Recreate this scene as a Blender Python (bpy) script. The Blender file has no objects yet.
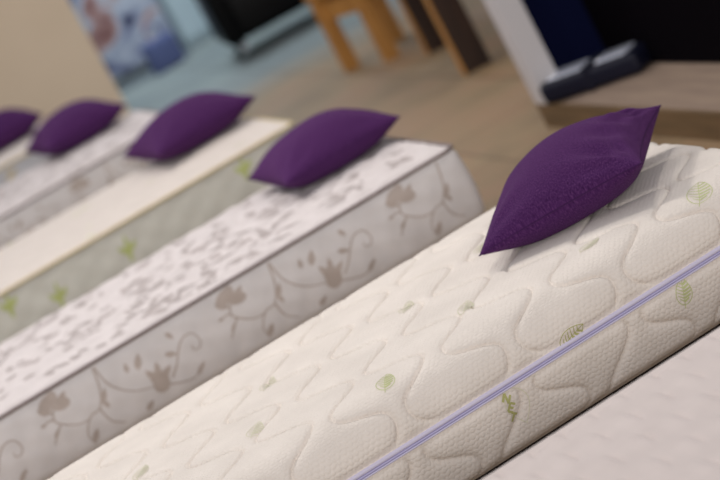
import bpy, bmesh, math, random
import numpy as np
from mathutils import Vector, Matrix

SC = bpy.context.scene
COL = SC.collection
R = math.radians
ZT = 0.55                      # height of the mattress tops above the floor

# ------------------------------------------------------------------ camera
TH, PSI, ROLL, FPX, H = R(12.47), R(12.90), R(28.19), 2200.0, 1.219 + ZT
fw = Vector((math.sin(PSI)*math.cos(TH), math.cos(PSI)*math.cos(TH), -math.sin(TH)))
r0 = Vector((math.cos(PSI), -math.sin(PSI), 0)); dn = -(r0.cross(fw))
ix = r0*math.cos(ROLL) + dn*math.sin(ROLL)
iy = -r0*math.sin(ROLL) + dn*math.cos(ROLL)
cd = bpy.data.cameras.new('camera'); cam = bpy.data.objects.new('camera', cd); COL.objects.link(cam)
m = Matrix((ix, -iy, -fw)).transposed().to_4x4(); m.translation = (0, 0, H); cam.matrix_world = m
cd.sensor_width = 36; cd.lens = 36*FPX/720; cd.clip_end = 200
cd.dof.use_dof = True; cd.dof.focus_distance = 4.36; cd.dof.aperture_fstop = 2.9
SC.camera = cam

# ------------------------------------------------------------------ light
SC.view_settings.view_transform = 'Standard'; SC.view_settings.look = 'None'
SC.view_settings.gamma = 1; SC.view_settings.use_curve_mapping = False
SC.view_settings.exposure = 0.0
w = bpy.data.worlds.new('world'); SC.world = w; w.use_nodes = True
w.node_tree.nodes['Background'].inputs[0].default_value = (0.92, 0.93, 1.0, 1)
w.node_tree.nodes['Background'].inputs[1].default_value = 0.46
def area(name, loc, size, power, color=(1, .95, .9), target=(1.2, 5, .5)):
    d = bpy.data.lights.new(name, 'AREA'); d.shape = 'DISK'; d.size = size; d.energy = power; d.color = color
    o = bpy.data.objects.new(name, d); COL.objects.link(o); o.location = loc
    o.rotation_euler = (Vector(target)-Vector(loc)).to_track_quat('-Z', 'Y').to_euler(); return o
area('ceiling_or_fill_lamp', (0.2, 6.6, 3.6), .42, 54, (1, .96, .92), (1.2, 4.6, .5))
area('ceiling_or_fill_lamp', (2.6, 5.6, 3.6), .5, 20, (1, .95, .9), (1.3, 5.0, .5))
area('ceiling_or_fill_lamp', (-1.5, -9.0, 4.2), 4.0, 700, (1, .96, .92), (1.2, 6, .3))  # unseen fill added behind the camera to brighten the front-facing mattress sides
area('ceiling_or_fill_lamp', (-.6, 3.0, 3.6), 1.0, 8, (1, .94, .88), (1, 4, .5))
area('ceiling_or_fill_lamp', (1.0, 9.5, 3.6), .6, 28, (1, .95, .92), (1.3, 8, .5))
area('ceiling_or_fill_lamp', (3.6, 8.6, 3.4), .6, 14, (1, .85, .68), (3, 9, 0))
area('ceiling_or_fill_lamp', (1.6, 12, 3.6), .8, 18, (.95, .97, 1), (1.5, 11, .5))
area('ceiling_or_fill_lamp', (3.0, 15.4, 3.4), .9, 92, (.80, .93, 1), (3, 16, 0))

# ------------------------------------------------------------------ helpers
def s2l(c):
    return tuple(((v/255)/12.92 if v/255 <= .04045 else (((v/255)+.055)/1.055)**2.4) for v in c)
class NT:
    def __init__(s, name, rough=.8, color=(200, 200, 200), metal=0, sheen=0, spec=.3, coat=0):
        s.m = bpy.data.materials.new(name); s.m.use_nodes = True; s.t = s.m.node_tree
        s.b = s.t.nodes['Principled BSDF']; i = s.b.inputs
        i['Base Color'].default_value = (*s2l(color), 1); i['Roughness'].default_value = rough
        i['Metallic'].default_value = metal; i['Specular IOR Level'].default_value = spec
        i['Sheen Weight'].default_value = sheen; i['Coat Weight'].default_value = coat
        s.lastbump = None
    def n(s, typ, **kw):
        o = s.t.nodes.new(typ)
        for k, v in kw.items():
            if k.startswith('_'): setattr(o, k[1:], v)
            else: o.inputs[k].default_value = v
        return o
    def l(s, a, b): s.t.links.new(a, b)
    def coord(s, kind='Object', scale=(1, 1, 1)):
        tc = s.n('ShaderNodeTexCoord'); mp = s.n('ShaderNodeMapping'); mp.inputs['Scale'].default_value = scale
        s.l(tc.outputs[kind], mp.inputs['Vector']); return mp.outputs[0]
    def noise(s, co, scale, detail=3, rough=.5):
        o = s.n('ShaderNodeTexNoise', Scale=scale, Detail=detail, Roughness=rough); s.l(co, o.inputs['Vector']); return o.outputs['Fac']
    def ramp(s, fac, stops):
        o = s.n('ShaderNodeValToRGB'); e = o.color_ramp.elements
        while len(e) < len(stops): e.new(.5)
        for k, (p, c) in zip(e, stops): k.position = p; k.color = (*s2l(c), 1)
        s.l(fac, o.inputs[0]); return o.outputs[0]
    def bump(s, h, strength=.5, dist=.002):
        o = s.n('ShaderNodeBump', Strength=strength, Distance=dist); s.l(h, o.inputs['Height'])
        if s.lastbump: s.l(s.lastbump, o.inputs['Normal'])
        s.lastbump = o.outputs[0]; s.l(o.outputs[0], s.b.inputs['Normal'])
    def color(s, c): s.l(c, s.b.inputs['Base Color'])

def knit(name, col, cell=.0125, strength=.6, dist=.0025, var=5, sheen=.1):
    """stretch knit cover: a honeycomb of little raised pads over a fine thread grain"""
    t = NT(name, .85, col, sheen=sheen, spec=.2)
    uv = t.coord('UV', (1, 1, 1))
    nz = t.n('ShaderNodeTexNoise', Scale=45.0, Detail=1.0); t.l(uv, nz.inputs['Vector'])
    wv = t.n('ShaderNodeVectorMath', _operation='MULTIPLY_ADD'); t.l(nz.outputs['Color'], wv.inputs[0]); wv.inputs[1].default_value = (.012, .012, 0); t.l(uv, wv.inputs[2])
    k = 2*math.pi/(cell*.866); acc = None
    for ang in (90, 30, 150):
        d = t.n('ShaderNodeVectorMath', _operation='DOT_PRODUCT'); t.l(wv.outputs[0], d.inputs[0])
        d.inputs[1].default_value = (k*math.cos(R(ang)), k*math.sin(R(ang))*1.15, 0)
        c = t.n('ShaderNodeMath', _operation='COSINE'); t.l(d.outputs['Value'], c.inputs[0])
        if acc is None: acc = c.outputs[0]
        else:
            s_ = t.n('ShaderNodeMath', _operation='ADD'); t.l(acc, s_.inputs[0]); t.l(c.outputs[0], s_.inputs[1]); acc = s_.outputs[0]
    mn = t.n('ShaderNodeMath', _operation='MINIMUM'); t.l(acc, mn.inputs[0]); mn.inputs[1].default_value = .9
    t.bump(mn.outputs[0], strength, dist)
    fine = t.noise(t.coord('UV', (1, 1, 1)), 700, 2); t.bump(fine, .3, .0012)
    n = t.noise(t.coord('UV'), 9, 3)
    t.color(t.ramp(n, [(.3, tuple(c-var for c in col)), (.7, tuple(c+var for c in col))]))
    return t.m
def fabric(name, col, fine=700, strength=.3, rough=.85, sheen=.1, var=4, emb=0):
    t = NT(name, rough, col, sheen=sheen, spec=.25)
    t.bump(t.noise(t.coord('UV'), fine, 2), strength, .0008)
    if emb: t.bump(t.noise(t.coord('UV', (1, 1, 1)), 22, 2), .5, emb)
    n = t.noise(t.coord('UV'), 14, 2)
    t.color(t.ramp(n, [(.3, tuple(c-var for c in col)), (.7, tuple(c+var for c in col))]))
    return t.m
def plain(name, col, rough=.6, metal=0, spec=.3, coat=0, var=0, scale=20, stretch=(1, 1, 1)):
    t = NT(name, rough, col, metal, 0, spec, coat)
    if var:
        n = t.noise(t.coord('Object', stretch), scale, 4)
        t.color(t.ramp(n, [(.3, tuple(max(0, c-var) for c in col)), (.7, tuple(min(255, c+var) for c in col))]))
    return t.m

def mesh_np(name, V, F, mats, midx=None, uvs=None, smooth=True):
    me = bpy.data.meshes.new(name); nf = len(F)
    me.vertices.add(len(V)); me.vertices.foreach_set('co', np.asarray(V, np.float32).ravel())
    me.loops.add(nf*4); me.loops.foreach_set('vertex_index', np.asarray(F, np.int32).ravel())
    me.polygons.add(nf); me.polygons.foreach_set('loop_start', np.arange(0, nf*4, 4, dtype=np.int32))
    for mm in mats: me.materials.append(mm)
    if midx is not None: me.polygons.foreach_set('material_index', np.asarray(midx, np.int32))
    me.polygons.foreach_set('use_smooth', np.full(nf, smooth))
    if uvs is not None:
        l = me.uv_layers.new(name='UVMap'); l.data.foreach_set('uv', np.asarray(uvs, np.float32).ravel())
    me.update(); me.validate(); return me
def link(name, me, parent=None):
    o = bpy.data.objects.new(name, me); COL.objects.link(o)
    if parent: o.parent = parent
    return o
def tag(o, label=None, cat=None, group=None, kind=None):
    if label: o['label'] = label
    if cat: o['category'] = cat
    if group: o['group'] = group
    if kind: o['kind'] = kind
    return o
def empty(name, loc=(0, 0, 0), rz=0):
    o = bpy.data.objects.new(name, None); COL.objects.link(o); o.location = loc; o.rotation_euler = (0, 0, rz)
    o.empty_display_size = .1; return o
def bm_obj(name, bm, mat, parent=None, smooth=False, bevel=0):
    if bevel: bmesh.ops.bevel(bm, geom=bm.edges[:], offset=bevel, segments=2, affect='EDGES', profile=.7)
    me = bpy.data.meshes.new(name); bm.to_mesh(me); bm.free()
    for mm in (mat if isinstance(mat, (list, tuple)) else [mat]): me.materials.append(mm)
    for p in me.polygons: p.use_smooth = smooth
    return link(name, me, parent)
def bx(bm, x0, x1, y0, y1, z0, z1):
    r = bmesh.ops.create_cube(bm, size=1)
    for v in r['verts']:
        v.co = Vector(((x0+x1)/2+v.co.x*(x1-x0), (y0+y1)/2+v.co.y*(y1-y0), (z0+z1)/2+v.co.z*(z1-z0)))
    return r['verts']
def box(name, x0, x1, y0, y1, z0, z1, mat, parent=None, bevel=.004):
    bm = bmesh.new(); bx(bm, x0, x1, y0, y1, z0, z1); return bm_obj(name, bm, mat, parent, bevel=bevel)
def tube_np(P, r, seg=8, closed=False):
    """tube along polyline P (n,3); returns V,F"""
    P = np.asarray(P, float); n = len(P); V = []
    T = np.gradient(P, axis=0) if not closed else np.roll(P, -1, 0)-np.roll(P, 1, 0)
    T /= np.linalg.norm(T, axis=1)[:, None]+1e-12
    rr = np.full(n, r) if np.isscalar(r) else np.asarray(r)
    for p, t, q in zip(P, T, rr):
        a = np.cross(t, (0, 0, 1.)) if abs(t[2]) < .9 else np.cross(t, (1., 0, 0)); a /= np.linalg.norm(a); b = np.cross(a, t)
        for k in range(seg):
            g = 2*math.pi*k/seg; V.append(p+q*(a*math.cos(g)+b*math.sin(g)))
    F = []
    for i in range(n if closed else n-1):
        j = (i+1) % n
        for k in range(seg):
            l = (k+1) % seg; F.append((i*seg+k, i*seg+l, j*seg+l, j*seg+k))
    return np.array(V), np.array(F)

# ------------------------------------------------------------------ mattress
class Mattress:
    def __init__(s, x0, x1, y0, y1, ztop, thick, rt, rb, height, uvfun=None, puff=0):
        s.x0, s.x1, s.y0, s.y1, s.zt, s.zb = x0, x1, y0, y1, ztop, ztop-thick
        s.rt, s.rb, s.h, s.puff = rt, rb, height, puff
    def warp(s, P, N, x, sv, dmask):
        """P lattice points on the box, N face normals; x, sv the unrolled cloth coordinates"""
        P = P.copy(); zm = (s.zt+s.zb)/2
        r = np.where(P[:, 2] > zm, s.rt, s.rb)
        lo = np.stack([s.x0+r, s.y0+r, np.full_like(r, s.zb)+s.rb], 1); hi = np.stack([s.x1-r, s.y1-r, np.full_like(r, s.zt)-s.rt], 1)
        near = np.abs(P[:, 2]-zm)
        # radii blend over the height so that top and bottom roundings meet
        tt = np.clip((P[:, 2]-s.zb)/(s.zt-s.zb), 0, 1); rr = s.rb+(s.rt-s.rb)*(tt*tt*(3-2*tt))
        lo[:, 0] = s.x0+rr; lo[:, 1] = s.y0+rr; hi[:, 0] = s.x1-rr; hi[:, 1] = s.y1-rr
        C = np.clip(P, lo, hi); D = P-C; L = np.linalg.norm(D, axis=1); bad = L < 1e-9
        D[bad] = N[bad]; L[bad] = 1; Nn = D/L[:, None]
        Q = C+Nn*rr[:, None]
        flat = np.sum(np.abs(P-C) > 1e-9, axis=1) <= 1
        if s.puff:   # soft sides swell a little
            side = 1-np.abs(Nn[:, 2]); q = np.sin(np.clip((P[:, 2]-s.zb)/(s.zt-s.zb), 0, 1)*math.pi)
            Q = Q+Nn*(s.puff*side*q)[:, None]
        hh = s.h(x, sv)*dmask
        return Q+Nn*hh[:, None], Nn
    def lattice(s, x, sv):
        """cloth coordinates -> box point: sv>0 runs over the top, sv<0 down the front"""
        x = np.asarray(x, float); sv = np.asarray(sv, float)
        top = sv >= 0
        P = np.stack([x, np.where(top, s.y0+sv, s.y0), np.where(top, s.zt, s.zt+sv)], 1)
        N = np.where(top[:, None], (0, 0, 1.), (0, -1., 0)); return P, N
    def surf(s, x, sv, off=0):
        P, N = s.lattice(x, sv); Q, Nn = s.warp(P, N, np.asarray(x, float), np.asarray(sv, float), s.mask(P))
        return Q+Nn*off
    def mask(s, P):
        sm = lambda t: np.clip(t, 0, 1)**2*(3-2*np.clip(t, 0, 1))
        return sm((P[:, 2]-s.zb)/.03)*sm((P[:, 0]-s.x0)/.03)*sm((s.x1-P[:, 0])/.03)*sm((s.y1-P[:, 1])/.05)
    def build(s, name, mat, nx, ny, nz, prints=(), parent=None):
        xs = np.linspace(s.x0, s.x1, nx+1); ys = np.linspace(s.y0, s.y1, ny+1); zs = np.linspace(s.zb, s.zt, nz+1)
        keys, pos, nor, F, UV, SV, XX = {}, [], [], [], [], [], []
        allV = []; allN = []; allX = []; allS = []; allK = []; allF = []; allUV = []; off = 0
        def face(I, J, K, N, ufun, flip):
            nonlocal off
            sh = I.shape; i, j, k = I.ravel(), J.ravel(), K.ravel()
            P = np.stack([xs[i], ys[j], zs[k]], 1)
            allK.append(i.astype(np.int64)*10**8+j.astype(np.int64)*10**4+k); allV.append(P); allN.append(np.tile(N, (len(P), 1)).astype(float))
            u, v = ufun(P); allX.append(u); allS.append(v)
            id_ = np.arange(off, off+len(P)).reshape(sh); off += len(P)
            q = np.stack([id_[:-1, :-1], id_[1:, :-1], id_[1:, 1:], id_[:-1, 1:]], -1).reshape(-1, 4)
            if flip: q = q[:, ::-1]
            allF.append(q)
        A = np.arange
        I, J = np.meshgrid(A(nx+1), A(ny+1), indexing='ij')
        face(I, J, np.full_like(I, nz), (0, 0, 1), lambda P: (P[:, 0], P[:, 1]-s.y0), False)
        face(I, J, np.full_like(I, 0), (0, 0, -1), lambda P: (P[:, 0], P[:, 1]-s.y0+5), True)
        I, K = np.meshgrid(A(nx+1), A(nz+1), indexing='ij')
        face(I, np.full_like(I, 0), K, (0, -1, 0), lambda P: (P[:, 0], P[:, 2]-s.zt), False)
        face(I, np.full_like(I, ny), K, (0, 1, 0), lambda P: (P[:, 0], s.y1-s.y0+s.zt-P[:, 2]), True)
        J, K = np.meshgrid(A(ny+1), A(nz+1), indexing='ij')
        face(np.full_like(J, 0), J, K, (-1, 0, 0), lambda P: (P[:, 1]+7, P[:, 2]-s.zt), True)
        face(np.full_like(J, nx), J, K, (1, 0, 0), lambda P: (P[:, 1]+3.1, P[:, 2]-s.zt), False)
        V = np.concatenate(allV); N = np.concatenate(allN); X = np.concatenate(allX); S = np.concatenate(allS)
        K = np.concatenate(allK); F = np.concatenate(allF)
        Q, _ = s.warp(V, N, X, S, s.mask(V))
        _, first, invi = np.unique(K, return_index=True, return_inverse=True)
        Fm = invi[F]; UV = np.stack([X, S], 1)[F].reshape(-1, 2); Vm = Q[first]
        mats = [mat]; midx = [np.zeros(len(Fm), int)]
        VV, FF, UU = [Vm], [Fm], [UV]; base = len(Vm)
        for pm, items in prints:
            mats.append(pm)
            for (pv, pf, lift) in items:         # pv (n,2) cloth coords, pf quads
                pv = np.asarray(pv, float); pf = np.asarray(pf, int)
                VV.append(s.surf(pv[:, 0], pv[:, 1], lift)); FF.append(pf+base); base += len(pv)
                UU.append(pv[pf].reshape(-1, 2)); midx.append(np.full(len(pf), len(mats)-1))
        me = mesh_np(name, np.concatenate(VV), np.concatenate(FF), mats, np.concatenate(midx), np.concatenate(UU))
        return link(name, me, parent)
    def loop(s, inset=0, n=16, rc=None, out=0):
        """plan outline, counter-clockwise, pushed out by `out`"""
        r = (rc if rc is not None else s.rt)+out; x0, x1, y0, y1 = s.x0-out, s.x1+out, s.y0-out, s.y1+out
        P = []
        for cx, cy, a0 in ((x1-r, y0+r, -90), (x1-r, y1-r, 0), (x0+r, y1-r, 90), (x0+r, y0+r, 180)):
            for k in range(n+1):
                a = R(a0+90*k/n); P.append((cx+r*math.cos(a), cy+r*math.sin(a)))
        return np.array(P)
def band(m_, profile, name, mats, midx, parent, rc):
    """sweep an open profile [(out, z), ...] around the plan outline"""
    L = len(profile); loops = [m_.loop(rc=rc, out=o) for o, z in profile]; n = len(loops[0])
    V = np.concatenate([np.c_[l, np.full(n, z)] for l, (o, z) in zip(loops, profile)])
    F, M = [], []
    for a in range(L-1):
        for i in range(n):
            j = (i+1) % n; F.append((a*n+j, a*n+i, (a+1)*n+i, (a+1)*n+j)); M.append(midx[a])
    return link(name, mesh_np(name, V, np.array(F), mats, M, smooth=True), parent)

# prints in cloth coordinates (x along the mattress, s across) -----------------
def resample(P, step=.004):
    P = np.asarray(P, float)
    if len(P) > 2:   # catmull-rom
        Q = [P[0]]; E = np.vstack([2*P[0]-P[1], P, 2*P[-1]-P[-2]])
        for i in range(1, len(E)-2):
            for t in np.linspace(0, 1, 7)[1:]:
                a, b, c, d = E[i-1:i+3]
                Q.append(.5*((2*b)+(c-a)*t+(2*a-5*b+4*c-d)*t*t+(3*b-a-3*c+d)*t**3))
        P = np.array(Q)
    d = np.r_[0, np.cumsum(np.linalg.norm(np.diff(P, axis=0), axis=1))]; n = max(3, int(d[-1]/step)+1)
    t = np.linspace(0, d[-1], n); return np.stack([np.interp(t, d, P[:, 0]), np.interp(t, d, P[:, 1])], 1)
def ribbon(P, w0, w1=None, lift=.0008, step=.004, ends=True):
    P = resample(P, step); n = len(P); T = np.gradient(P, axis=0); T /= np.linalg.norm(T, axis=1)[:, None]+1e-12
    Nn = np.stack([-T[:, 1], T[:, 0]], 1); t = np.linspace(0, 1, n); wd = (w0+(w1 if w1 is not None else w0)*0+((w1 if w1 is not None else w0)-w0)*t)/2
    V = np.concatenate([P-Nn*wd[:, None], P+Nn*wd[:, None]]); i = np.arange(n-1)
    return (V, np.stack([i, i+1, n+i+1, n+i], 1), lift)
def leafshape(c, L, W, ang, lift=.0009, n=10, kind='leaf'):
    """pointed leaf (or round blob) as a strip of quads"""
    t = np.linspace(0, 1, n); half = W/2*(np.sin(np.pi*t**.8) if kind == 'leaf' else np.sqrt(np.clip(1-(2*t-1)**2, 0, 1)))+1e-5
    m_ = 3; rows = []
    for q in np.linspace(-1, 1, 2*m_+1): rows.append(np.stack([(t-.5)*L, q*half], 1))
    V = np.concatenate(rows); ca, sa = math.cos(ang), math.sin(ang); V = V@np.array([[ca, sa], [-sa, ca]])+np.array(c)
    F = [(a*n+i, a*n+i+1, (a+1)*n+i+1, (a+1)*n+i) for a in range(2*m_) for i in range(n-1)]
    return (V, F, lift)

def cushion_mesh(name, L, T, mat, wrinkle=0, seed=0, n=72, rest=.62, pinch=.075, tilt=0):
    """knife-edge scatter cushion: two puffed faces meeting in a pinched seam; flattened where it rests"""
    rnd = np.random.RandomState(seed); u = np.sin(np.linspace(-1, 1, n+1)*math.pi/2); U, W_ = np.meshgrid(u, u, indexing='ij')
    a = L/2
    X = a*U*(1-pinch*(1-W_**2)*np.abs(U)); Y = a*W_*(1-pinch*(1-U**2)*np.abs(W_))
    prof = ((1-U**2)*(1-W_**2))
    hz = T*(.66*prof**.46+.34*prof**1.0)
    wob = np.zeros_like(U)
    if wrinkle:
        # creases fan out from the two right-hand corners and along the right edge
        for cx, cy, k, ph, amp, a0 in ((1, 1, 17, .4, 1.0, 0), (1, -1, 13, 1.3, .8, 0), (-1, -1, 9, .2, .5, 0), (-1, 1, 9, 2., .4, 0)):
            dx, dy = (cx-U), (cy-W_); r = np.hypot(dx, dy); g = np.arctan2(np.abs(dy), np.abs(dx))
            wob += amp*np.sin(g*k+ph+2.0*r)*np.exp(-((r-.5)/.33)**2)*np.clip(r/.25, 0, 1)
        wob += 1.0*np.sin(W_*15+U*2+.7)*np.exp(-((U-.72)/.2)**2)
        wob += .6*np.sin(3.1*U+2.3*W_+1)*np.cos(2.2*U-3.4*W_)
    else:
        wob += .5*np.sin(3.1*U+2.3*W_+seed)*np.cos(2.2*U-3.4*W_+seed*2)
        for cx, cy in ((1, 1), (1, -1), (-1, -1), (-1, 1)):
            dx, dy = (cx-U), (cy-W_); r = np.hypot(dx, dy); g = np.arctan2(np.abs(dy), np.abs(dx))
            wob += .4*np.sin(g*9+seed+cx)*np.exp(-((r-.5)/.3)**2)
    top = hz+wob*.0062*(wrinkle or 1)*np.clip(prof*6, 0, 1)
    bot = -np.minimum(hz*.95, T*rest)+0*hz
    k = 10; soft = -np.log(np.exp(-k*hz/T)+np.exp(-k*rest))/k*T; bot = -soft*np.clip(prof*400, 0, 1)
    N1 = n+1; idx = np.arange(N1*N1).reshape(N1, N1)
    Vt = np.stack([X, Y, top], -1).reshape(-1, 3); Vb = np.stack([X, Y, bot], -1).reshape(-1, 3)
    edge = np.zeros((N1, N1), bool); edge[0] = edge[-1] = True; edge[:, 0] = edge[:, -1] = True
    Vt[edge.ravel(), 2] = 0
    mapb = np.arange(N1*N1)+N1*N1; mapb[edge.ravel()] = np.arange(N1*N1)[edge.ravel()]
    q = np.stack([idx[:-1, :-1], idx[1:, :-1], idx[1:, 1:], idx[:-1, 1:]], -1).reshape(-1, 4)
    F = np.concatenate([q, mapb[q][:, ::-1]]); V = np.concatenate([Vt, Vb])
    UV = np.concatenate([Vt[:, :2], Vb[:, :2]+1])[F].reshape(-1, 2)
    used = np.unique(F); rem = np.full(len(V), -1); rem[used] = np.arange(len(used)); V = V[used]; F = rem[F]
    me = mesh_np(name, V, F, [mat], None, UV)
    # seam line
    e = np.concatenate([idx[:, 0], idx[-1, 1:], idx[::-1, -1][1:], idx[0, ::-1][1:-1]]); S = Vt[e]
    return me, S, T*rest

# ------------------------------------------------------------------ materials
M = {}
M['m1'] = knit('cream_stretch_knit', (231, 221, 211), .0130, .40, .0010)
M['m0'] = fabric('ivory_quilted_knit', (217, 204, 198), 500, .35, var=3)
M['brocade'] = fabric('white_brocade', (222, 216, 214), 400, .3, var=5)
M['brocade_top'] = fabric('white_brocade_top', (212, 203, 201), 400, .3, var=5)
M['taupe'] = fabric('taupe_woven_print', (188, 174, 165), 500, .2, var=8)
M['taupe_soft'] = fabric('pale_taupe_woven_print', (174, 163, 160), 500, .2, var=8)
M['sage'] = fabric('sage_side_cloth', (208, 206, 196), 400, .3, var=5)
M['lime'] = fabric('lime_leaf_print', (184, 192, 122), 400, .2, var=8)
M['cream_top'] = fabric('cream_top_cloth', (220, 209, 200), 400, .3, var=4)
M['silver'] = fabric('silver_grey_cloth', (200, 200, 204), 400, .3, var=5)
M['piping_grey'] = fabric('grey_brown_piping', (128, 114, 112), 300, .3)
M['piping_sand'] = fabric('sand_piping', (205, 188, 150), 300, .3)
M['leaf'] = fabric('pale_green_leaf_print', (196, 200, 146), 500, .2, var=6)
M['leaf_olive'] = fabric('olive_leaf_print', (178, 176, 116), 500, .2, var=8)
M['leaf_pale'] = fabric('faint_green_leaf_print', (218, 214, 188), 500, .2, var=4)
M['lav'] = fabric('lavender_zip_tape', (214, 208, 229), 900, .3, rough=.6, var=4)
M['lav_dark'] = plain('dark_lavender_zip_groove', (164, 158, 198), .6)
M['lav_teeth'] = plain('lavender_zip_teeth', (196, 191, 224), .4)
M['purple'] = None
t = NT('purple_wool_felt', .95, (80, 36, 94), sheen=.2, spec=.1)
t.b.inputs['Sheen Tint'].default_value = (*s2l((170, 110, 180)), 1)
t.bump(t.noise(t.coord('UV'), 300, 4, .75), .9, .0022)
t.color(t.ramp(t.noise(t.coord('UV'), 300, 5, .85), [(.32, (40, 16, 52)), (.5, (68, 32, 80)), (.68, (102, 60, 110))]))
M['purple'] = t.m
M['purple_seam'] = plain('dark_purple_seam', (58, 20, 70), .9)
M['black_gap'] = fabric('dark_grey_base_cloth', (52, 44, 42), 300, .3)
M['leg_black'] = plain('black_bed_leg', (25, 24, 24), .5)

# ------------------------------------------------------------------ floor and walls
t = NT('showroom_floor_tiles', .6, (150, 126, 102), spec=.4)
co = t.coord('Object')
n1 = t.noise(co, 1.7, 4, .6); brown = t.ramp(n1, [(.25, (122, 98, 74)), (.45, (150, 128, 96)), (.6, (160, 130, 100)), (.8, (140, 128, 98))])
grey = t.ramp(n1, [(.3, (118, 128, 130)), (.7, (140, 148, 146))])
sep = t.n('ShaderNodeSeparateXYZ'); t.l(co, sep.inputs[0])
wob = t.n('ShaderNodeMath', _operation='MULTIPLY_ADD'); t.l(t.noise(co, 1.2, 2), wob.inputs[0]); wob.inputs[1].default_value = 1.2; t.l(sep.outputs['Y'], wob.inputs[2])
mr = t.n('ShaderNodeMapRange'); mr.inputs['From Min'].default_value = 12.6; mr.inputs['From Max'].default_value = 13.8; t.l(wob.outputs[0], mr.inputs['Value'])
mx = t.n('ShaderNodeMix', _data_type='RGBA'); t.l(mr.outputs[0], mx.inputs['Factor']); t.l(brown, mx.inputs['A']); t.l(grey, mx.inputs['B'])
br = t.n('ShaderNodeTexBrick', Scale=1.0); br.inputs['Brick Width'].default_value = .6; br.inputs['Row Height'].default_value = .6; br.offset = 0
br.inputs['Mortar Size'].default_value = .008; br.inputs['Color1'].default_value = (1, 1, 1, 1); br.inputs['Color2'].default_value = (.86, .84, .84, 1); br.inputs['Mortar'].default_value = (.55, .52, .5, 1)
t.l(co, br.inputs['Vector']); ml = t.n('ShaderNodeMix', _data_type='RGBA', _blend_type='MULTIPLY'); ml.inputs['Factor'].default_value = 1
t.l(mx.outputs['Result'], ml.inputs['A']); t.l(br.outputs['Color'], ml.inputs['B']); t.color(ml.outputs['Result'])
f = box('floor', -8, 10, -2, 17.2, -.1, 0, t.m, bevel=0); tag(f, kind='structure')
t = NT('pale_blue_grey_wall', .8, (176, 190, 194)); t.color(t.ramp(t.noise(t.coord('Object', (1, 1, .2)), 1.3, 2), [(.3, (160, 178, 184)), (.7, (192, 200, 200))]))
f = box('wall_back', -8, 10, 17.0, 17.2, 0, 3.6, t.m, bevel=0); tag(f, kind='structure')
f = box('wall_left', -6, 2.14, 13.2, 13.34, 0, 3.0, plain('beige_partition_paint', (218, 199, 174), .85, var=3, scale=2), bevel=.003); tag(f, kind='structure')

# ------------------------------------------------------------------ mattresses
def bed_base(x0, x1, y0, y1, ztop, label):
    e = empty('bed_base', ((x0+x1)/2, (y0+y1)/2, 0)); cx, cy = e.location.x, e.location.y
    bm = bmesh.new(); bx(bm, x0-cx+.03, x1-cx-.03, y0-cy+.03, y1-cy-.03, .10, ztop); bm_obj('platform', bm, M['black_gap'], e, bevel=.01)
    for sx in (x0-cx+.09, x1-cx-.09):
        for sy in (y0-cy+.09, y1-cy-.09):
            bm = bmesh.new(); bmesh.ops.create_cone(bm, cap_ends=True, segments=16, radius1=.022, radius2=.03, depth=.10)
            for v in bm.verts: v.co += Vector((sx, sy, .05))
            bm_obj('leg', bm, M['leg_black'], e)
    tag(e, label, 'bed base', 'dark bed bases carrying the row of mattresses'); return e

def wavec(ph):      # rounded zig-zag, +1 at ph=0
    return (np.cos(ph)+.13*np.cos(3*ph))/1.13
PER, RH = .2655, .118
def quilt(x, s, per, xa, xb, amp, sa, sb, rh, h, wd):
    """rounded cells between two mirrored wavy stitch lines"""
    d = np.full_like(x, 9.)
    for xc, sg, s0 in ((xa, 1, sa), (xb, -1, sb)):
        k = -.30*sg; ph = (s-s0)/rh*math.pi
        def G(p):
            q = p+k*np.cos(p); return (np.cos(q)-.04*np.cos(3*q))/.96
        g = G(ph); dg = (G(ph+.02)-G(ph-.02))/.04*math.pi/rh*amp
        q = (x-(xc+sg*amp*g)+per/2) % per-per/2
        d = np.minimum(d, np.abs(q)/np.sqrt(1+dg*dg))
    return h*(1-np.exp(-(d/wd)))-.0020*np.exp(-(d/.0026)**2)
def h1(x, s):
    up = quilt(x, s, PER, 1.038, 1.171, .050, -.062, -.040, .122, .0085, .0072)*(1-.6*np.clip((s-.72)/.15, 0, 1))
    dnn = quilt(x, s, PER, 1.024, 1.155, .047, -.150, -.135, .094, .0078, .0072)
    zz = -.112; out = np.where(s > zz, up, dnn)
    zip_ = np.clip((np.abs(s-zz)-.012)/.016, 0, 1); zip_ = zip_*zip_*(3-2*zip_)
    return out*zip_+.0035*(1-zip_)
m1 = Mattress(-.22, 1.83, 4.075, 4.975, ZT, .256, .075, .028, h1, puff=.008)

def leaf_logo(c, L, W, ang, bars=False, shear=0):
    """outlined leaf with a mid rib and slanting veins"""
    it = []; ca, sa = math.cos(ang), math.sin(ang)
    def T(P): P = np.asarray(P, float); return np.stack([c[0]+P[:, 0]*ca-P[:, 1]*sa, c[1]+P[:, 0]*sa+P[:, 1]*ca], 1)
    t_ = np.linspace(0, 1, 14); wv = W/2*np.sin(np.pi*t_**.75)**.8
    top = np.stack([(t_-.5)*L, wv], 1); bot = np.stack([(t_-.5)*L, -wv], 1)
    it.append(ribbon(T(top), .0017)); it.append(ribbon(T(bot), .0017)); it.append(ribbon(T([(-.62*L, 0), (0, .02*L), (.5*L, 0)]), .0016))
    for k in range(6):
        tt = .14+.12*k; x = (tt-.5)*L; ww = W/2*math.sin(math.pi*tt**.75)
        it.append(ribbon(T([(x, 0), (x+.06*L, ww*.5), (x+.12*L, ww*.86)]), .0024, .0012))
        it.append(ribbon(T([(x, 0), (x+.06*L, -ww*.5), (x+.12*L, -ww*.86)]), .0050, .0034))
    return it
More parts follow.
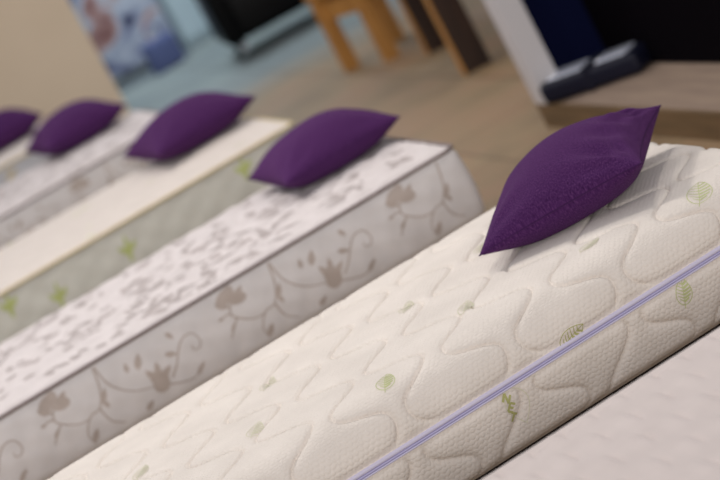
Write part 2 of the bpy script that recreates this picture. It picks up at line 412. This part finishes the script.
def letter(ch, c, sz, ang, w=.0028):
    G = {'N': [[(0, 0), (0, 1)], [(0, 1), (.7, 0)], [(.7, 0), (.7, 1)]], 'E': [[(0, 0), (0, 1)], [(0, 1), (.65, 1)], [(0, .5), (.55, .5)], [(0, 0), (.65, 0)]],
         'T': [[(0, 1), (.8, 1)], [(.4, 1), (.4, 0)]], 'L': [[(0, 1), (0, 0)], [(0, 0), (.6, 0)]], 'A': [[(0, 0), (.35, 1)], [(.35, 1), (.7, 0)], [(.15, .4), (.55, .4)]]}
    ca, sa = math.cos(ang), math.sin(ang); out = []
    for P in G[ch]:
        P = np.array(P)*sz; Q = np.stack([c[0]+P[:, 0]*ca-P[:, 1]*sa, c[1]+P[:, 0]*sa+P[:, 1]*ca], 1); out.append(ribbon(Q, w, lift=.0022))
    return out
green, olive, pale = [], [], []
green += leaf_logo((.857, .062), .062, .040, R(62+0))
green += leaf_logo((1.625, .045), .085, .055, R(60))
green += leaf_logo((1.475, -.142), .058, .036, R(70))
olive += leaf_logo((1.222, -.098), .066, .040, R(20))
# leaf with letters just below the zip
o_ = (1.050, -.152)
tl = np.linspace(0, 1, 12); wl = .026*np.sin(np.pi*tl**.8)
for sg in (1, -1): pale.append(ribbon(np.stack([o_[0]+.006+sg*wl*1.0, o_[1]+.034-.082*tl], 1), .0014))
for ch, c_ in zip('NET', ((1.030, -.136), (1.031, -.158), (1.024, -.177))): olive += letter(ch, c_, .0175, R(-42), .0046)
for c, L_, a_ in (((.72, .52), .075, 60), ((.61, .26), .07, 58), ((1.115, .215), .07, 60), ((1.385, .115), .06, 25), ((1.06, .46), .07, 60), ((.38, .44), .07, 60), ((.33, .18), .07, 60), ((1.30, .56), .06, 60), ((.10, .10), .06, 60)):
    pale += leaf_logo(c, L_, .036, R(a_))
e = empty('mattress', (0, 0, 0))
m1.build('cover', M['m1'], 820, 260, 92, [(M['leaf'], green), (M['leaf_olive'], olive), (M['leaf_pale'], pale)], e)
zc = ZT-.112; zo = .0123
prof = [(-.004, .0128), (.0012, .0118), (.0034, .0096), (.0038, .0050), (.0028, .0022), (.0006, .0014), (.0006, .0004), (.0026, -.0002), (.0034, -.0018), (.0026, -.0034), (.0004, -.0040), (.0004, -.0050), (.0024, -.0058), (.0026, -.0084), (.0016, -.0104), (-.004, -.0112)]
prof = [(o*.9+zo, zc+z*.86) for o, z in prof]
mi = [0, 0, 0, 0, 0, 1, 1, 2, 2, 2, 1, 1, 0, 0, 0]
band(m1, prof, 'zipper', [M['lav'], M['lav_dark'], M['lav_teeth']], mi, e, .072)
tag(e, 'cream quilted mattress with a lavender zip around its side and pale green leaf prints', 'mattress')
e1 = e
bed_base(-.22, 1.83, 4.075, 4.975, ZT-.256, 'dark base under the cream mattress with the lavender zip')

# nearest mattress, bottom right corner of the view
def h0(x, s):
    out = np.zeros_like(x)
    for oy, ox in ((0., 0.), (.1125, .0315)):
        q = (x-1.066-ox+.0315) % .063-.0315; r = (s-.76-oy+.1125) % .225-.1125
        out += -.0055*np.exp(-((q-.006*np.cos(r/.03))/.0045)**2-(r/.030)**2)+.004*np.exp(-((q+.011)/.014)**2-(r/.036)**2)
    return out*(np.clip(s, 0, .06)/.06)-.0025*np.exp(-((s-.87)/.006)**2)
m0 = Mattress(-.22, 1.78, 2.475, 3.385, ZT, .23, .016, .02, h0)
e = empty('mattress')
m0.build('cover', M['m0'], 460, 200, 20, [], e)
band(m0, [(-.001, ZT-.026), (.003, ZT-.028), (.004, ZT-.032), (.003, ZT-.036), (-.001, ZT-.038)], 'hem', [M['m0']], [0]*4, e, .016)
tag(e, 'ivory mattress nearest the camera, in front of the cream one with the lavender zip', 'mattress')
bed_base(-.22, 1.78, 2.475, 3.385, ZT-.23, 'dark base under the nearest ivory mattress')

# floral brocade ---------------------------------------------------------------
VP = .557
FL = {
 'lines': [[(0.514, -0.020), (0.505, -0.072), (0.489, -0.109), (0.472, -0.127), (0.449, -0.129), (0.426, -0.15), (0.415, -0.176), (0.423, -0.205)],
  [(0.517, -0.020), (0.527, -0.073), (0.552, -0.11), (0.586, -0.135), (0.63, -0.150)],
  [(0.477, -0.122), (0.48, -0.148), (0.492, -0.175), (0.52, -0.195)],
  [(0.366, -0.062), (0.356, -0.088), (0.367, -0.106), (0.401, -0.129), (0.433, -0.135), (0.453, -0.127)],
  [(0.356, -0.088), (0.342, -0.083), (0.324, -0.089)], [(0.366, -0.106), (0.345, -0.125), (0.325, -0.148)],
  [(0.689, -0.156), (0.717, -0.129), (0.741, -0.095), (0.766, -0.075), (0.793, -0.077), (0.804, -0.103), (0.794, -0.121), (0.777, -0.119), (0.777, -0.106)],
  [(0.671, -0.167), (0.71, -0.182), (0.742, -0.188), (0.769, -0.176), (0.785, -0.169)]],
 'leaves': [((0.505, -.098), .040, .015, 60), ((0.497, -.120), .034, .013, 110), ((.433, -.183), .040, .018, 50), ((.628, -.068), .046, .021, 62), ((.592, -.066), .030, .014, 80),
  ((.716, -.097), .036, .016, -25), ((.737, -.052), .030, .014, -60), ((.769, -.174), .044, .014, 40), ((.345, -.122), .030, .011, 45), ((.325, -.086), .020, .010, 10), ((.60, -.19), .035, .016, 30)],
 'blobs': [((.362, -.040), .062, .036, 20), ((.392, -.058), .058, .034, -10), ((.378, -.034), .044, .030, 60), ((.655, -.154), .052, .048, 70), ((.652, -.132), .040, .034, 10), ((.668, -.140), .036, .030, 60)]}
FL['leaves'] += [((.640, -.116), .040, .018, 115), ((.664, -.112), .042, .018, 75), ((.684, -.130), .040, .018, 30), ((.404, -.044), .040, .018, 35), ((.345, -.056), .044, .020, -40)]
def floral(x0, x1, shift=0, smin=-.22, ztop_fn=None, sscale=1., s_off=0, wline=.0045, fat=1.0):
    it = []
    k0 = int((x0-.9-shift)/VP)-1
    for k in range(k0, k0+12):
        dx = k*VP+shift
        def ok(P): return P[:, 0].min() > x0+.02 and P[:, 0].max() < x1-.02
        def X(P): P = np.asarray(P, float).copy(); P[:, 0] += dx; P[:, 1] = P[:, 1]*sscale+s_off; return P
        for l in FL['lines']:
            P = X(l)
            if ok(P): it.append(ribbon(P, wline*1.3, wline*.8))
        for lst, kd in ((FL['leaves'], 'leaf'), (FL['blobs'], 'blob')):
            for n_, (c, L_, W_, a_) in enumerate(lst):
                v, f_, li = leafshape((0, 0), L_*fat, W_*fat, R(a_), kind=kd, lift=.0009+.00012*n_); v = v.copy(); v[:, 1] *= abs(sscale); v += np.array([c[0]+dx, c[1]*sscale+s_off])
                if ok(v): it.append((v, f_, li))
    return it
def clip_keep(items, lo, hi):
    out = []
    for v, f_, l in items:
        v = np.asarray(v).copy(); v[:, 1] = np.clip(v[:, 1], lo, hi); out.append((v, f_, l))
    return out
def topquilt(amp=.006, sc=(.11, .075), sd=0):
    def h(x, s):
        sn = np.sin
        q = sn(x/sc[0]*2*math.pi*.5+1.5*sn(s/sc[1]*1.3+sd))*sn(s/sc[1]*math.pi+1.2*sn(x/sc[0]*1.7+sd))
        q2 = sn(x*61+s*37+sd)*sn(s*71-x*23)
        top = np.clip(s/.04, 0, 1); side = np.clip(-s/.03, 0, 1)
        return amp*(np.abs(q)**.6+.35*q2)*top + .0012*q2*side
    return h
def piping(mt, z, r, mat, e, name='piping'):
    L = mt.loop(rc=mt.rt+.012, out=r*.25); P = np.c_[L, np.full(len(L), z)]
    V, F = tube_np(P, r, 8, True); return link(name, mesh_np(name, V, F, [mat]), e)

def scatter_top(rs, x0, x1, w_, nn, smin=.03):
    it = []
    for k in range(nn):
        c = (rs.uniform(x0+.08, x1-.08), rs.uniform(smin+.02, w_-.05)); a_ = rs.uniform(0, math.pi)
        it.append(leafshape(c, rs.uniform(.04, .08), rs.uniform(.018, .036), a_, lift=.0006))
        if k % 2:
            q = np.array(c); P = [q, q+np.array([.03*math.cos(a_), .03*math.sin(a_)]), q+np.array([.055*math.cos(a_+.6), .055*math.sin(a_+.6)])]
            it.append(ribbon(P, .006, .003))
    return it

def floral_mattress(x0, x1, y0, y1, thick, label, group, shift, top_mat, side_mat, pm, pipe, seed, sideprint=True):
    mt = Mattress(x0, x1, y0, y1, ZT, thick, .032, .03, topquilt(.0055, sd=seed), puff=.010); e = empty('mattress')
    rs = np.random.RandomState(seed)
    pr = []
    if sideprint: pr.append((pm, clip_keep(floral(x0, x1, shift, s_off=-.002), -thick+.03, -.018)))
    pr.append((M['taupe_soft'], scatter_top(rs, x0, x1, y1-y0, 300)))
    o = mt.build('cover', top_mat, 300, 120, 24, pr, e)
    me = o.data; me.materials.append(side_mat); k = len(me.materials)-1      # the border cloth of the sides
    for p in me.polygons:
        if p.material_index == 0 and p.center.z < ZT-.012 and abs(p.normal.z) < .75: p.material_index = k
    piping(mt, ZT-.010, .0055, pipe, e); tag(e, label, 'mattress', group); return mt
floral_mattress(-.25, 1.70, 5.815, 6.715, .235, 'white mattress with taupe floral side and dark edge piping, directly behind the cream zipped mattress', None, 0, M['brocade_top'], M['brocade'], M['taupe'], M['piping_grey'], 3)
bed_base(-.25, 1.70, 5.815, 6.715, ZT-.235, 'dark base under the taupe floral mattress behind the zipped one')

# sage sided mattress with lime leaves
def hflat(x, s): return .0025*np.sin(x*24)*np.sin(s*22)*np.clip(s/.05, 0, 1)+.0015*np.sin(x*47)*np.sin(s*60)*np.clip(-s/.03, 0, 1)
m3 = Mattress(-.2, 1.725, 7.58, 8.48, ZT, .225, .024, .03, hflat); e = empty('mattress')
sp = []
for cx, cz in ((.983, -.085), (.693, -.105), (.527, -.045), (1.483, -.045), (.2, -.08)):
    for a_, L_, q in ((80, .105, .004), (35, .050, .022), (125, .045, -.016)):
        sp.append(leafshape((cx+q, cz+(0 if q == 0 else -.010)), L_, .019, R(a_), lift=.0009+.0002*abs(a_-75)/50))
    sp.append(ribbon([(cx, cz-.06), (cx-.004, cz-.03), (cx, cz)], .005, .003))
ty = []
rs = np.random.RandomState(5)
o = m3.build('cover', M['cream_top'], 260, 110, 22, [(M['lime'], clip_keep(sp, -.2, -.02)), (M['leaf_pale'], scatter_top(rs, -.2, 1.725, .9, 18))], e)
me = o.data; me.materials.append(M['sage'])
for p in me.polygons:
    if p.material_index == 0 and p.center.z < ZT-.012 and abs(p.normal.z) < .75: p.material_index = 3
piping(m3, ZT-.010, .0065, M['piping_sand'], e)
tag(e, 'cream topped mattress with sage green side and lime leaf sprigs', 'mattress')
bed_base(-.2, 1.725, 7.58, 8.48, ZT-.225, 'dark base under the mattress with the sage green side')

floral_mattress(-.2, 1.69, 9.31, 10.21, .225, 'white floral mattress with grey piping, fourth pillow on it, behind the sage sided one', None, .23, M['brocade_top'], M['brocade'], M['taupe'], M['piping_grey'], 8)
bed_base(-.2, 1.69, 9.31, 10.21, ZT-.225, 'dark base under the floral mattress behind the sage sided one')
m5 = Mattress(-.2, 1.66, 10.95, 11.85, ZT, .225, .024, .03, hflat); e = empty('mattress')
o = m5.build('cover', M['cream_top'], 160, 70, 16, [(M['piping_sand'], [leafshape((.9, -.04), .1, .04, .3), leafshape((1.1, -.06), .08, .03, .5)])], e)
me = o.data; me.materials.append(M['silver'])
for p in me.polygons:
    if p.material_index == 0 and p.center.z < ZT-.012 and abs(p.normal.z) < .75: p.material_index = 2
piping(m5, ZT-.010, .0075, M['piping_sand'], e)
tag(e, 'farthest mattress, silver grey side with sand edging, before the beige partition', 'mattress')
bed_base(-.2, 1.66, 10.95, 11.85, ZT-.225, 'dark base under the farthest mattress by the beige partition')

# ------------------------------------------------------------------ pillows
def pillow(x, y, rz, L, T, label, seed, wrinkle=0, rx=0, ry=0, rest=.62, lift=0, pinch=.075):
    e = empty('pillow', (x, y, 0), rz)
    me, S, hb = cushion_mesh('cushion', L, T, M['purple'], wrinkle, seed, rest=rest, pinch=pinch)
    c = link('cushion', me, e); V, F = tube_np(S, .0013 if wrinkle else .0016, 6, True); s = link('seam', mesh_np('seam', V, F, [M['purple_seam']]), e)
    e.location.z = ZT+hb+.005+lift; e.rotation_euler = (rx, ry, rz)
    tag(e, label, 'pillow', 'small purple pillows at the heads of the mattresses'); return e
pillow(1.512, 4.475, R(-34), .412, .101, 'large sharp purple pillow with creases on the cream zipped mattress', 1, 1.0, rx=R(0), ry=R(-6.8), lift=.004, pinch=.10, rest=.66)
pillow(1.502, 6.42, R(1.8), .408, .100, 'purple pillow on the taupe floral mattress, second from the right', 2, rest=.62)
pillow(1.508, 8.27, R(6.6), .450, .108, 'purple pillow on the cream mattress with sage side, third from the right', 4, rest=.62)
pillow(1.375, 10.12, R(6.5), .425, .112, 'purple pillow on the fourth mattress, between the sage one and the partition', 6, rest=.62)
pillow(1.215, 11.62, R(4), .425, .115, 'purple pillow at the left edge of the photo on the farthest mattress', 8, rest=.62)

# ------------------------------------------------------------------ background furniture
def wood(name, a, b, sc=(1, 1, .12)):
    t = NT(name, .5, a, spec=.35); t.color(t.ramp(t.noise(t.coord('Object', sc), 30, 4), [(.3, a), (.7, b)])); return t.m
M['pine'] = wood('honey_pine', (158, 110, 54), (196, 142, 76))
M['shaded_wood'] = wood('dark_shaded_wood', (36, 20, 12), (56, 34, 20))  # shade on the table legs put into the wood colour
M['brownwood'] = wood('mid_brown_wood', (112, 80, 50), (134, 98, 62))
def chair(loc, rz, mat, label):
    e = empty('wooden_chair', loc, rz)
    w_, d_ = .42, .46; l = .036
    for (sx, sy, hgt) in ((-1, -1, .44), (1, -1, .44), (-1, 1, .44), (1, 1, .44)):
        x, y = sx*(w_/2-l), sy*(d_/2-l); top = .95 if sx > 0 else hgt
        box('leg', x-l, x+l, y-l, y+l, 0, top, mat, e, .005)
    box('seat', -w_/2-.01, w_/2+.01, -d_/2-.01, d_/2+.01, .44, .475, mat, e, .008).location.z = .0
    for sy in (-1, 1): box('apron', -w_/2+2*l, w_/2-2*l, sy*(d_/2-l)-.012, sy*(d_/2-l)+.012, .36, .44, mat, e, .003)
    for sx in (-1, 1): box('apron', sx*(w_/2-l)-.012, sx*(w_/2-l)+.012, -d_/2+2*l, d_/2-2*l, .30, .40, mat, e, .003)
    for z in (.62, .74, .88): box('back_rail', w_/2-2*l+.02, w_/2-.02, -d_/2+2*l, d_/2-2*l, z, z+.06, mat, e, .004)
    tag(e, label, 'chair'); return e
chair((3.275, 11.36, 0), R(18), M['pine'], 'honey coloured wooden chair with thick legs on the tiled floor')
# dining table: leg light painted in, shaded dark wood with a lit honey strip
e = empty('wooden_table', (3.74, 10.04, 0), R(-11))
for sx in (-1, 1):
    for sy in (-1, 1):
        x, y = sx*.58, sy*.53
        g = box('leg', x-.045, x+.085, y-.05, y+.05, 0, .72, M['shaded_wood'], e, .004)
        box('lit_leg_face', x-.058, x-.045, y-.05, y+.05, 0, .72, M['pine'], g, .002)
box('tabletop', -.70, .70, -.66, .66, .72, .76, M['pine'], e, .006)
for sy in (-1, 1): box('apron', -.53, .53, sy*.53-.012, sy*.53+.012, .62, .72, M['shaded_wood'], e, .003)
tag(e, 'wooden table with light and shade painted on its legs, right of the honey coloured chair', 'table')

# black armchair
M['black'] = NT('black_leather', .42, (4, 4, 5), spec=.1).m
M['chrome'] = plain('brushed_chrome', (190, 195, 200), .25, 1)
e = empty('armchair', (3.50, 14.35, 0), R(-8))
def rbox(name, x0, x1, y0, y1, z0, z1, mat, parent, bev=.05):
    bm = bmesh.new(); bx(bm, x0, x1, y0, y1, z0, z1); bmesh.ops.bevel(bm, geom=bm.edges[:], offset=bev, segments=5, affect='EDGES', profile=.5); return bm_obj(name, bm, mat, parent, True)
rbox('seat', -.30, .34, -.36, .34, .13, .46, M['black'], e); rbox('backrest', -.30, .34, .20, .42, .30, 1.0, M['black'], e, .08)
for sx in (-.40, .34): rbox('armrest', sx, sx+.13, -.36, .40, .12, .66, M['black'], e, .055)
for sx in (-.30, .36):
    for sy in (-.28, .32):
        bm = bmesh.new(); bmesh.ops.create_cone(bm, cap_ends=True, segments=16, radius1=.02, radius2=.028, depth=.14)
        for v in bm.verts: v.co += Vector((sx, sy, .07))
        bm_obj('leg', bm, M['chrome'], e, True)
tag(e, 'black rounded armchair with short metal legs at the back of the showroom', 'armchair')

# poster by the back wall
t = NT('abstract_poster_print', .5, (150, 150, 180)); co = t.coord('Object')
n = t.n('ShaderNodeTexNoise', Scale=3.4, Detail=2.5, Roughness=.5, Distortion=.4); t.l(co, n.inputs['Vector'])
t.color(t.ramp(n.outputs['Fac'], [(.30, (24, 22, 34)), (.38, (90, 96, 130)), (.45, (150, 158, 180)), (.53, (176, 184, 198)), (.58, (172, 140, 138)), (.66, (124, 84, 82)), (.72, (160, 168, 188))]))
e = empty('poster_stand', (2.98, 16.3, 0))
box('poster', -.34, .24, -.015, .015, .10, 1.9, t.m, e, .003); box('frame', -.36, -.34, -.02, .02, .0, 1.92, plain('black_frame', (20, 20, 22), .5), e, .002)
box('foot', -.36, .26, -.12, .12, 0, .03, plain('grey_foot', (120, 128, 136), .5), e, .004)
tag(e, 'tall poster stand with blurred pink, blue and dark shapes beside the beige partition', 'poster')
e = empty('display_cabinet', (3.46, 16.55, 0))
M['paleblue'] = plain('pale_blue_laminate', (178, 196, 204), .5, var=4, scale=2); M['mint'] = plain('pale_mint_laminate', (168, 190, 180), .5)
box('body', -.18, .34, -.2, .25, .06, 2.0, M['paleblue'], e, .004); box('plinth', -.17, .33, -.18, .24, 0, .06, M['paleblue'], e, .002)
box('door', -.175, .07, -.222, -.2, .08, 1.98, M['paleblue'], e, .003); box('door', .09, .335, -.222, -.2, .08, 1.98, M['mint'], e, .003)
tag(e, 'pale blue cabinet with two tall doors against the back wall', 'cabinet')
e = empty('bag', (3.02, 16.0, 0), R(20)); rbox('body', -.13, .13, -.07, .07, 0, .24, plain('blue_bag_cloth', (86, 96, 138), .7), e, .03)
V, F = tube_np([(-.07, 0, .23), (-.06, 0, .32), (0, 0, .36), (.06, 0, .32), (.07, 0, .23)], .009); link('handle', mesh_np('handle', V, F, [plain('blue_handle', (70, 80, 130), .7)]), e)
tag(e, 'small blue bag on the floor in front of the poster stand', 'bag')

# display booth on the right
M['white'] = plain('white_lacquer', (206, 202, 204), .5); M['navy'] = plain('navy_cloth', (12, 16, 44), .95, spec=.05)
M['deck'] = wood('beige_deck_boards', (150, 130, 116), (172, 150, 132), (1, .1, 1)); M['deckedge'] = wood('brown_deck_edge', (98, 78, 54), (122, 98, 70), (1, .1, 1))
M['nearblack'] = plain('black_panel_cloth', (9, 6, 11), .95, spec=.03)
e = empty('display_booth', (2.64, 7.8, 0))
box('platform', .02, 1.6, -3.2, .0, 0, .095, M['deck'], e, .003); box('edge_board', 0, .02, -3.2, .0, 0, .10, M['deckedge'], e, .002)
box('post', .0, .10, -.10, .0, .10, 2.3, M['white'], e, .004)
box('side_panel', .10, .36, -.05, -.01, .10, 2.25, M['navy'], e, .003)
box('back_panel', .33, .37, -3.2, -.05, .10, 2.25, M['nearblack'], e, .003)
tag(e, 'low wooden display platform with a white post and dark navy and black panels', 'display stand')
# bedding package
M['film'] = plain('glossy_clear_film_over_grey', (190, 194, 208), .22, spec=.6, coat=.6)
e = empty('bedding_package', (2.815, 7.53, .10), R(-52))
rbox('bag', -.22, .22, -.075, .075, 0, .085, plain('navy_package_cloth', (12, 14, 34), .55), e, .025)
for a, b in ((-.19, -.03), (.03, .17)): rbox('clear_window', a, b, -.045, .062, .070, .092, M['film'], e, .01)
rbox('strap', -.012, .014, -.08, .08, .0, .095, plain('dark_strap', (14, 15, 34), .6), e, .006)
tag(e, 'navy bedding package with glossy clear windows lying on the display platform', 'package')
